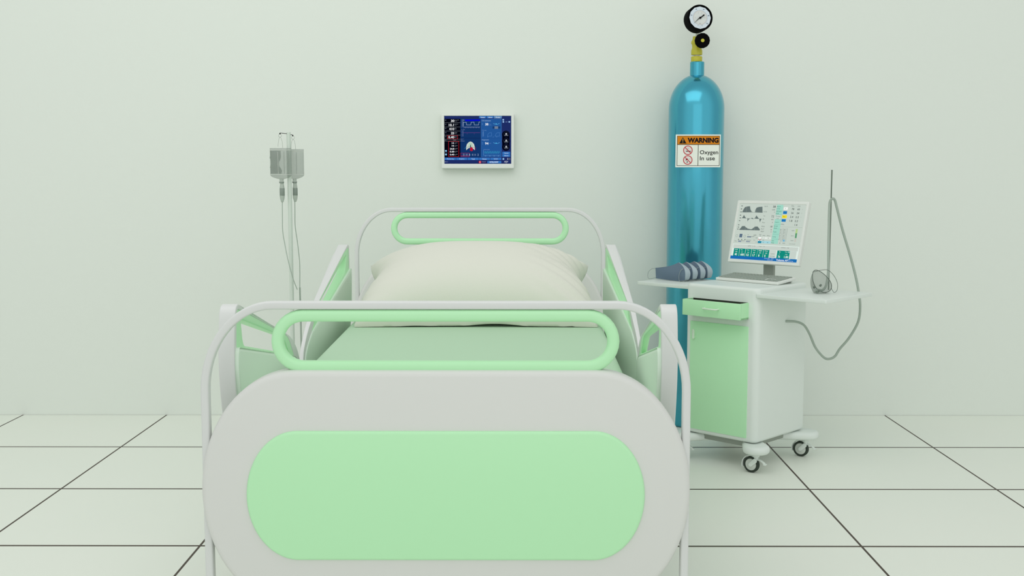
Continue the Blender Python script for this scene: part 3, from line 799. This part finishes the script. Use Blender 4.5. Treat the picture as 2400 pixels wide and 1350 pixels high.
# drawing units: a 1000 x 780 sheet
B = Art(lambda x, y: ((x/1000-0.5)*SWc, (0.5-y/780)*SHc), 0.00002, True)
def q(x, y):
    u, v = to_uv(x, y); return (u*1000, v*780)
def qt(t, cx, cy, w, h, rgb, bold=0.0):
    a, b = q(cx, cy); B.text(t, a-w/2, b-h/2, a+w/2, b+h/2, rgb, bold, True)
def qr(x0, y0, x1, y1, rgb):
    (a, b), (c, d) = q(x0, y0), q(x1, y1); B.rect(a, b, c, d, rgb)
bgc, ink, gr, teal, mint = (196, 208, 198), (72, 84, 80), (104, 118, 116), (18, 140, 124), (158, 214, 196)
B.rect(0, 0, 1000, 780, bgc)
B.rect(0, 566, 1000, 780, (222, 236, 228)); B.rect(8, 575, 985, 628, (198, 208, 200))
B.face([q(*p) for p in ((352, 232), (372, 190), (395, 158), (430, 150), (468, 146), (474, 190), (492, 222), (512, 230))][::-1], gr)
B.face([q(*p) for p in ((540, 232), (548, 196), (566, 166), (600, 156), (650, 152), (652, 236))][::-1], gr)
B.line([q(352, 232), q(652, 238)], 3, gr)
B.face([q(*p) for p in ((350, 316), (365, 296), (380, 270), (396, 298), (412, 318))][::-1], gr)
B.face([q(*p) for p in ((535, 320), (550, 300), (566, 276), (582, 302), (602, 324))][::-1], gr)
B.line([q(342, 315), q(640, 326)], 3, gr)
B.face([q(*p) for p in ((430, 322), (470, 324), (445, 340), (432, 366))][::-1], gr); B.face([q(*p) for p in ((606, 326), (638, 328), (625, 350), (614, 378))][::-1], gr)
B.face([q(*p) for p in ((485, 322), (500, 308), (515, 322), (520, 332))][::-1], gr)
B.face([q(*p) for p in ((310, 476), (335, 456), (352, 430), (392, 428), (410, 446), (436, 464), (490, 474), (520, 456), (540, 436), (580, 434), (600, 458), (614, 472), (612, 490), (318, 484))][::-1], gr)
for x, y in ((350, 142), (342, 186), (336, 228), (328, 275), (326, 314), (316, 352), (304, 412), (300, 444), (292, 472)): qr(x-9, y-5, x+9, y+5, ink)
for x in (420, 495, 560): B.line([q(x, 135), q(x-22, 490)], 1.5, (178, 190, 182))
for t, x, y, w in (('PawTS', 706, 148, 50), ('PCTS', 692, 226, 50), ('Vol', 678, 284, 26), ('PL', 668, 330, 22), ('Flow', 668, 378, 40), ('PEAK', 662, 434, 50), ('PLAT', 655, 470, 48), ('PEEP', 650, 506, 52)): qt(t, x, y, w, 15, ink)
for t, x, y, w, h in (('38', 824, 152, 40, 30), ('cmH2O', 812, 196, 48, 14), ('7', 824, 232, 10, 16), ('7.2', 800, 291, 38, 30), ('l/m', 796, 335, 30, 16), ('0', 796, 378, 10, 14), ('18', 780, 437, 28, 24), ('15', 778, 480, 18, 16), ('5', 776, 512, 10, 14)): qt(t, x, y, w, h, ink, 0.015)
B.face([q(*p) for p in ((866, 124), (955, 126), (868, 684), (772, 676))][::-1], mint)
for y, x in ((208, 904), (264, 894), (336, 884), (404, 872), (468, 862), (544, 850), (612, 838)): B.line([q(x-48, y-2), q(x+48, y+4)], 2.5, (110, 170, 152))
B.face([q(*p) for p in ((842, 268), (926, 270), (914, 334), (832, 330))][::-1], (196, 212, 202))
for t, x, y, w in (('Alarm', 888, 150, 56), ('Limits', 882, 180, 50), ('Patient', 888, 220, 76), ('Data', 868, 248, 46), ('Trend', 876, 290, 70), ('Logs', 870, 320, 60), ('Support', 862, 374, 72), ('Screen', 846, 428, 58), ('Setup', 838, 458, 56), ('Tools', 828, 510, 52), ('Config', 818, 582, 58), ('New', 802, 636, 36), ('Mode', 798, 666, 42)): qt(t, x, y, w, 17, (66, 110, 98))
qr(962, 158, 1012, 198, (238, 242, 238)); qt('fc', 984, 178, 16, 14, ink)
qr(952, 214, 1000, 256, (34, 120, 186)); qr(938, 272, 998, 316, (240, 220, 50)); qt('Rec', 962, 292, 34, 18, (140, 130, 40)); qr(930, 328, 982, 368, (34, 120, 186))
qt('PMax', 1088, 142, 40, 14, ink); qt('AVG', 1172, 145, 38, 14, ink)
for r, (a, b) in enumerate((('78', '65'), ('26', '24'), ('2.4', '2.2'), ('1.8', '2.2'))):
    y = 185+r*56; x = 1088-r*10
    qt(a, x, y, 36 if len(a) == 2 else 46, 26, ink, 0.015); qt(b, x+80-r*1.5, y+3, 36 if len(b) == 2 else 48, 26, ink, 0.015); qt('*', x+132-r*2, y+3, 7, 9, ink)
qt('MVe', 942, 404, 44, 16, ink); qt('1.6', 1128, 410, 46, 26, ink, 0.015)
B.line([q(905, 438), q(1215, 450)], 3, (160, 174, 164))
for x0, x1 in ((935, 908), (990, 962)):
    B.line([q(x0, 462), q(x1, 655)], 3, gr); B.line([q(x0+20, 462), q(x1+18, 650)], 3, gr)
    for k in range(8): qr(x0-28-k*3.2, 472+k*21, x0-14-k*3.2, 478+k*21, ink)
B.face([q(*p) for p in ((1126, 470), (1154, 470), (1138, 560), (1114, 558))][::-1], (176, 206, 140)); B.face([q(*p) for p in ((1120, 530), (1142, 530), (1132, 600), (1110, 598))][::-1], (84, 150, 110)); B.face([q(*p) for p in ((1108, 600), (1130, 600), (1124, 656), (1100, 655))][::-1], (196, 196, 186))
for t, x, y in (('upper', 1088, 496), ('alarm', 1076, 566), ('lower', 1072, 634)): qt(t, x, y, 44, 13, ink)
qt('Leak percent', 1072, 684, 104, 14, ink)
qt('25', 900, 672, 20, 14, ink); qt('30.0', 956, 674, 36, 14, ink); qr(945, 622, 968, 650, (120, 180, 210))
# small indicators lower left
B.ring(*q(282, 568), 16, 4, (150, 162, 156)); qr(325, 540, 358, 592, (92, 112, 132)); B.ring(*q(398, 574), 16, 4, (150, 162, 156))
for x, y in ((308, 620), (355, 622), (402, 622)): qr(x-6, y-6, x+6, y+6, ink)
B.line([q(300, 640), q(398, 642)], 4, ink); qr(304, 640, 345, 654, (110, 126, 156)); qt('Flow', 266, 642, 34, 13, ink)
B.line([q(434, 578), q(540, 580)], 4, ink); qr(434, 578, 490, 592, (110, 126, 150)); qt('Ti', 448, 556, 16, 14, ink); qt('600', 548, 560, 42, 18, ink)
B.line([q(420, 630), q(492, 632)], 4, ink); qr(420, 644, 476, 658, (110, 126, 150)); qt('2.1', 540, 630, 34, 14, ink); qt('sec', 572, 598, 28, 11, ink); qt('ml', 566, 658, 20, 11, ink)
qr(600, 584, 640, 612, (240, 244, 240)); qr(660, 584, 772, 618, (226, 234, 226)); qr(592, 642, 638, 674, (28, 134, 166)); qr(645, 640, 770, 680, (164, 214, 222)); qr(596, 614, 636, 640, (226, 232, 228)); qr(612, 622, 626, 634, (30, 34, 34))
for x, y in ((600, 618), (634, 618)): qr(x-5, y-5, x+5, y+5, (190, 60, 50))
for t, x, y, w in (('Auto', 626, 550, 34), ('on', 626, 572, 20), ('PMin', 680, 566, 50), ('PMax', 744, 568, 46), ('14', 678, 600, 20), ('100', 742, 602, 28), ('off', 668, 632, 30), ('1.8', 666, 662, 22), ('40', 730, 664, 20)): qt(t, x, y, w, 13, ink)
# control row
qt('SIMV  1:1.9', 500, 716, 120, 15, (120, 130, 124)); qt('Trigger  1.00', 646, 720, 126, 15, (120, 130, 124)); qt('MMHG: 14.8', 976, 740, 112, 15, (120, 130, 124))
cols = (('Ppeak', 'cm', '40', 0), ('Vt', 'ml', '600', 92), ('Freq', '/min', '12', 184), ('Tinsp', 'sec', '1.7', 276), ('PEEP', 'cm', '8', 366), ('PSupp', 'cm', '5', 458))
for a, b, c, x in cols:
    B.rect(34+x, 632, 122+x, 745, teal)
    B.text(a, 52+x, 642, 104+x, 658, (200, 228, 218), 0.015); B.text(b, 62+x, 672, 92+x, 687, (190, 222, 210), 0.015); B.text(c, 56+x, 700, 56+x+18*max(1, len(c.replace('.', ''))), 731, (226, 240, 234), 0.03)
B.rect(586, 632, 682, 745, (200, 212, 204)); B.text('Limit', 604, 672, 660, 690, (110, 122, 114)); B.text('settings', 592, 706, 672, 726, (110, 122, 114))
for a, b, c, x in (('Vt', 's', '76', 696), ('Freq', '/min', '1.00', 786)):
    B.rect(x, 632, x+96, 745, teal); B.text(a, x+26, 642, x+26+14*len(a), 658, (200, 228, 218), 0.015); B.text(b, x+30, 672, x+30+9*len(b), 687, (190, 222, 210), 0.015); B.text(c, x+22, 700, x+22+15*len(c), 731, (226, 240, 234), 0.03)
B.disc(868, 648, 8, (230, 240, 236)); B.rect(888, 632, 978, 745, (198, 210, 202))
B.rect(0, 738, 1000, 780, (26, 108, 178))
B.text('18 Dec 2020', 520, 742, 600, 755, (196, 220, 238)); B.text('12:21', 622, 742, 690, 755, (196, 220, 238)); B.text('Volume AF', 700, 748, 870, 774, (238, 244, 248), 0.015); B.text('APRV', 872, 740, 905, 752, (214, 230, 242)); B.text('Monitoring', 872, 760, 962, 774, (214, 230, 242)); B.text('10 02 2021', 570, 762, 690, 774, (196, 220, 238))
so = B.build('screen', pc, (0, 0, 0)); so.data.transform(head @ Matrix.Translation((0, 0.0030, MH/2)) @ Matrix.Rotation(PI/2, 4, 'X'))
bm = bmesh.new(); add_box(bm, (-SWc/2-0.002, 0.0032, (MH-SHc)/2-0.002), (SWc/2+0.002, 0.006, (MH+SHc)/2+0.002), 0, 2, head); finish(bm, 'screen_backing', black, pc, smooth=0)

# keyboard
kb = thing('keyboard', 'white keyboard with grey keys lying in front of the monitor on the cabinet', 'keyboard', cart_pt(0.001, 0.052, 0.6772), CR+R(-3))
KT = Matrix.Rotation(R(5.5), 4, 'X')
def KF(u, v, w): return tuple(Matrix.Translation((0, 0, 0.0062)) @ KT @ Vector((u, v, w)))
bm = bmesh.new(); add_slab(bm, rrect(0.144, 0.060, 0.006), 0.0095, 0.002, F=KF, seg=3); finish(bm, 'keyboard_case', plast, kb)
for s in (-1, 1): box('fold_foot', (s*0.12-0.012, 0.044, 0.0), (s*0.12+0.012, 0.050, 0.013), plast, kb)
bm = bmesh.new()
rows = [(-0.040, 1), (-0.023, 0), (-0.007, 0), (0.009, 0), (0.025, 0), (0.046, 2)]
for v, kind in rows:
    u = -0.136
    while u < 0.130:
        w = 0.0125
        if kind == 1 and -0.10 < u < -0.02: w = 0.085
        if 0.046 < u < 0.056: u = 0.058
        if 0.092 < u < 0.100: u = 0.101
        if not (0.056 < u < 0.098 and v in (-0.007,)) and not (0.056 < u < 0.068 and v == -0.023):
            lo = Vector((u, v-0.0065, 0.0093)); hi = Vector((min(u+w, 0.137), v+0.0065, 0.0128))
            M = Matrix.Translation((0, 0, 0.0062)) @ KT
            add_box(bm, lo, hi, 0.001, 1, M)
        u += w+0.0025
kk = finish(bm, 'keys', keym, kb, smooth=30); kk['label'] = 'grey key caps'

# four folded cloth masks standing in a row on the left shelf
def ear_loop(name, pts, par, r=0.0009): return tube(name, catmull([Vector(p) for p in pts], 8), r, loopm, par, n=6)
def mask(label, xx, yy, first):
    o = thing('face_mask', label, 'face mask', cart_pt(-0.300+xx, 0.026+yy, 0.6582), CR, 'cloth masks on the shelf')
    # side seen from the front: low at the ear, rising to the nose, rounded down to the chin
    top = [(-0.155, 0.046), (-0.120, 0.051), (-0.085, 0.057), (-0.055, 0.066), (-0.032, 0.076)]
    nose = [(-0.032, 0.076), (-0.014, 0.067), (0.002, 0.052), (0.007, 0.036), (0.005, 0.018), (0.0, 0.001)]
    topc = catmull([Vector((a, 0, b)) for a, b in top], 6); nosec = catmull([Vector((a, 0, b)) for a, b in nose], 6)
    bm = bmesh.new(); cols = []
    outline = topc+nosec[1:]
    N = len(outline)
    def front(i, f):       # f: 0 at the top rim, 1 at the bottom rim
        p = outline[i]
        return p
    # front half as a gently bowed sheet with thickness
    nx, nz = 30, 12
    def rim(x):
        for a, b in zip(outline, outline[1:]):
            if a.x <= x <= b.x and b.x > a.x: return a.z+(b.z-a.z)*(x-a.x)/(b.x-a.x)
        return 0.036
    def fx(zf):            # right boundary by height
        best = None
        for a, b in zip(nosec, nosec[1:]):
            if b.z <= zf <= a.z: return a.x+(b.x-a.x)*((a.z-zf)/max(1e-6, a.z-b.z))
        return -0.032
    layers = []
    for th in (0.0, 0.0018):
        g = []
        for i in range(nx+1):
            colv = []
            for j in range(nz+1):
                f = j/nz
                xe = -0.155+0.002*f
                s = i/nx
                # walk: bottom at z 0.001, top follows the rim
                xt = -0.155+s*(0.123); zt = rim(xt) if s < 1 else 0.076
                xb = -0.152+s*(0.152)
                # blend bottom to top along the nose outline for the last column
                x = xb+(xt-xb)*f; z = 0.001+(zt-0.001)*f
                xr = fx(0.001+(0.076-0.001)*f)
                x = x+(xr-(0.0+(-0.032-0.0)*f))*s**3
                z += 0.002*(1-s)*(1-f)
                y = -0.020*math.sin(PI*0.5*min(1, s*1.15))*(0.55+0.45*math.sin(PI*f))+th
                colv.append(bm.verts.new((x, y, z)))
            g.append(colv)
        layers.append(g)
    for g, flip in ((layers[0], False), (layers[1], True)):
        for i in range(nx):
            for j in range(nz):
                f = [g[i][j], g[i+1][j], g[i+1][j+1], g[i][j+1]]
                bm.faces.new(f[::-1] if flip else f)
    a, b = layers
    for i in range(nx):
        bm.faces.new((a[i][0], b[i][0], b[i+1][0], a[i+1][0])); bm.faces.new((a[i][nz], a[i+1][nz], b[i+1][nz], b[i][nz]))
    for j in range(nz):
        bm.faces.new((a[0][j], a[0][j+1], b[0][j+1], b[0][j])); bm.faces.new((a[nx][j], b[nx][j], b[nx][j+1], a[nx][j+1]))
    edge = [v.co.copy() for v in a[nx]]
    finish(bm, 'front_panel', maskblu, o, smooth=60)
    # nose-to-chin flank turning away to the right
    bm = bmesh.new(); rings = []
    ed = [edge[0]+(edge[-1]-edge[0])*0 for _ in range(1)]
    M_ = 16; pts = []
    for k in range(M_+1):
        t = k/M_*(len(edge)-1); i = min(int(t), len(edge)-2); pts.append(edge[i].lerp(edge[i+1], t-i))
    for th in (0.0, -0.0016):
        g = []
        for k, p in enumerate(pts):
            f = k/M_
            row = []
            for m_ in range(6):
                e = m_/5
                bulge = 0.012*math.sin(PI*min(1, f*0.95+0.02))
                row.append(bm.verts.new((p.x+0.0018+th+bulge*math.sin(e*PI/2)*0.9, p.y+0.019*e, p.z-0.006*e*f)))
            g.append(row)
        rings.append(g)
    for g, flip in ((rings[0], False), (rings[1], True)):
        for k in range(M_):
            for m_ in range(5):
                f = [g[k][m_], g[k][m_+1], g[k+1][m_+1], g[k+1][m_]]
                bm.faces.new(f[::-1] if flip else f)
    a2, b2 = rings
    for k in range(M_):
        for e in (0, 5): bm.faces.new((a2[k][e], a2[k+1][e], b2[k+1][e], b2[k][e]))
    for m_ in range(5):
        for k in (0, M_): bm.faces.new((a2[k][m_], a2[k][m_+1], b2[k][m_+1], b2[k][m_]))
    finish(bm, 'lit_flank', masklit, o, smooth=60)['label'] = 'mask flank painted paler for the light on it'
    ear_loop('ear_loop', [(0.004, 0.002, 0.052), (-0.006, -0.024, 0.050), (-0.016, -0.026, 0.034), (-0.019, -0.025, 0.014), (-0.016, -0.024, 0.002), (-0.006, -0.026, 0.0015), (0.006, -0.022, 0.003)], o)
    if first:
        ear_loop('ear_loop', [(-0.155, 0, 0.044), (-0.175, 0.004, 0.041), (-0.195, 0.008, 0.028), (-0.200, 0.008, 0.012), (-0.192, 0.002, 0.0015), (-0.175, -0.004, 0.001), (-0.150, -0.002, 0.006)], o)
    else:
        ear_loop('ear_loop', [(-0.155, 0, 0.044), (-0.178, 0.004, 0.036), (-0.190, 0.004, 0.020), (-0.182, -0.004, 0.004), (-0.155, -0.012, 0.001), (-0.140, -0.012, 0.004), (-0.128, -0.003, 0.003)], o)
    return o
for i, (t, xx, yy) in enumerate((('slate blue cloth mask foremost of the row of four on the left shelf', 0.0, 0.0),
                             ('slate blue cloth mask second in the row, right behind the foremost', 0.004, 0.045),
                             ('slate blue cloth mask third in the row of four on the shelf', 0.009, 0.092),
                             ('slate blue cloth mask last in the row, nearest the oxygen cylinder', 0.017, 0.130))):
    mask(t, xx, yy, i == 0)

# oxygen mask with its strap and hose on the right shelf
om = thing('oxygen_mask', 'clear grey oxygen mask with strap and long hose, lying on the right shelf', 'oxygen mask', cart_pt(0.290, 0.030, 0.658), 0)
OM0 = om.location.copy()
def make_omask():
    # pear shaped rim, tilted; the bowl bulges down to the left and rests on the shelf, the strap loops off to the right
    zx = Vector((-0.5, 0, 0.866)); yx = Vector((0.70, 0.58, 0.404)).normalized(); xx = yx.cross(zx).normalized()
    base = Matrix(((xx.x, yx.x, zx.x, 1.107-OM0.x), (xx.y, yx.y, zx.y, 4.110-OM0.y), (xx.z, yx.z, zx.z, 0.0435), (0, 0, 0, 1)))
    n = 40
    def pear(t, s=1.0):
        a = 2*PI*t
        return math.sin(a)*0.037*(1-0.25*math.cos(a))*s, math.cos(a)*0.046*s
    bm = bmesh.new(); rings = []
    for s, d in ((1.0, 0), (0.98, 0.006), (0.94, 0.014), (0.86, 0.024), (0.73, 0.034), (0.54, 0.041), (0.30, 0.045)):
        rings.append([bm.verts.new(base @ Vector((pear(i/n, s)[0], -d, pear(i/n, s)[1]-0.026*(1-s)))) for i in range(n)])
    for A_, B_ in zip(rings, rings[1:]):
        for i in range(n): bm.faces.new((A_[i], A_[(i+1) % n], B_[(i+1) % n], B_[i]))
    bm.faces.new(rings[-1])
    finish(bm, 'mask_shell', omask, om, smooth=70)
    tube('mask_rim', [base @ Vector((pear(i/n)[0], 0, pear(i/n)[1])) for i in range(n)], 0.0012, orim, om, n=8, closed=True)
    bm = bmesh.new()
    add_cyl(bm, base @ Vector((0, -0.038, -0.020)), base @ Vector((0.004, -0.050, -0.020)), 0.0062, 16, 0.0052)
    for sx in (-1, 1): add_cyl(bm, base @ Vector((sx*0.015, -0.026, -0.006)), base @ Vector((sx*0.016, -0.032, -0.006)), 0.0042, 14)
    finish(bm, 'connector', mat('connector_grey', (120, 132, 122), 0.4), om)
    return base
obase = make_omask()
def W(*p): return Vector(p)-OM0
a0 = obase @ Vector((-0.016, 0.0, 0.042)); a1 = obase @ Vector((0.026, 0.0, -0.036))
tube('strap', catmull([a0, W(1.118, 4.12, 0.7420), W(1.142, 4.14, 0.737), W(1.164, 4.15, 0.718), W(1.175, 4.14, 0.691), W(1.166, 4.11, 0.670), W(1.150, 4.09, 0.6625), a1], 8), 0.0009, orim, om, n=6)
c0 = obase @ Vector((0.003, -0.046, -0.020))
hose = [c0, W(1.088, 4.085, 0.672), W(1.108, 4.100, 0.669), W(1.127, 4.125, 0.678), W(1.1385, 4.145, 0.700), W(1.146, 4.16, 0.7392), W(1.1475, 4.17, 0.789), W(1.1545, 4.20, 0.8794), W(1.160, 4.222, 0.955), W(1.1635, 4.2275, 0.986), W(1.1719, 4.2225, 0.9975),
        W(1.1816, 4.2275, 0.990), W(1.1886, 4.2275, 0.9664), W(1.2133, 4.2275, 0.8794), W(1.2447, 4.2275, 0.7842), W(1.2678, 4.2275, 0.7045), W(1.2808, 4.2275, 0.6437), W(1.2872, 4.2275, 0.5923),
        W(1.281, 4.2275, 0.536), W(1.2493, 4.2275, 0.4764), W(1.2154, 4.2275, 0.4343), W(1.1986, 4.2275, 0.4068), W(1.1765, 4.2275, 0.3965), W(1.1555, 4.2275, 0.4035), W(1.1224, 4.2200, 0.4411),
        W(1.0970, 4.2150, 0.4942), W(1.0755, 4.2150, 0.5264), W(1.0465, 4.2150, 0.5392), W(1.0050, 4.2080, 0.5424)]
tube('hose', catmull(hose, 8), 0.0046, mat('clear_hose', (168, 182, 170), 0.35, alpha=0.85), om, n=10)

# ------------------------------------------------------------------ light, sky, camera
wd = bpy.data.worlds.new('World'); SC.world = wd; wd.use_nodes = True
bg = wd.node_tree.nodes['Background']
bg.inputs['Color'].default_value = (0.975, 1.0, 0.985, 1); bg.inputs['Strength'].default_value = 0.79
wn = wd.node_tree
wt = wn.nodes.new('ShaderNodeTexCoord'); wx = wn.nodes.new('ShaderNodeSeparateXYZ'); wm_ = wn.nodes.new('ShaderNodeMapRange')
wm_.interpolation_type = 'SMOOTHSTEP'
for k_, v_ in (('From Min', -0.25), ('From Max', -0.80), ('To Min', 0.60), ('To Max', 0.95)): wm_.inputs[k_].default_value = v_
wn.links.new(wt.outputs['Generated'], wx.inputs[0]); wn.links.new(wx.outputs['Y'], wm_.inputs['Value']); wn.links.new(wm_.outputs['Result'], bg.inputs['Strength'])
def area(name, loc, target, sx, sy, power, col=(1, 1, 1)):
    l = bpy.data.lights.new(name, 'AREA'); l.shape = 'RECTANGLE'; l.size = sx; l.size_y = sy; l.energy = power; l.color = col
    o = bpy.data.objects.new(name, l); COL.objects.link(o); o.location = loc
    o.rotation_euler = (Vector(target)-Vector(loc)).to_track_quat('-Z', 'Y').to_euler()
    return o
area('overhead_softbox', (-0.6, 2.2, 3.4), (-0.2, 3.4, 0.4), 4.0, 2.2, 30, (1, 1, 0.99))  # unseen softbox added overhead for shading and a patch on the cylinder dome
area('rear_softbox', (0.2, -2.2, 2.0), (0, 4, 1.0), 4.5, 2.2, 12, (1, 1, 1))  # unseen softbox added behind the camera for frontal fill and a cylinder reflection

cd = bpy.data.cameras.new('camera'); cam = bpy.data.objects.new('camera', cd); COL.objects.link(cam)
cd.lens = 40; cd.sensor_width = 36; cd.clip_start = 0.05
cam.location = (0, 0, 1.1); cam.rotation_euler = (R(90-5.8878), 0, R(0.19234))
SC.camera = cam
vs = SC.view_settings; vs.view_transform = 'Standard'; vs.look = 'None'; vs.exposure = 0.0; vs.gamma = 1.0; vs.use_curve_mapping = False
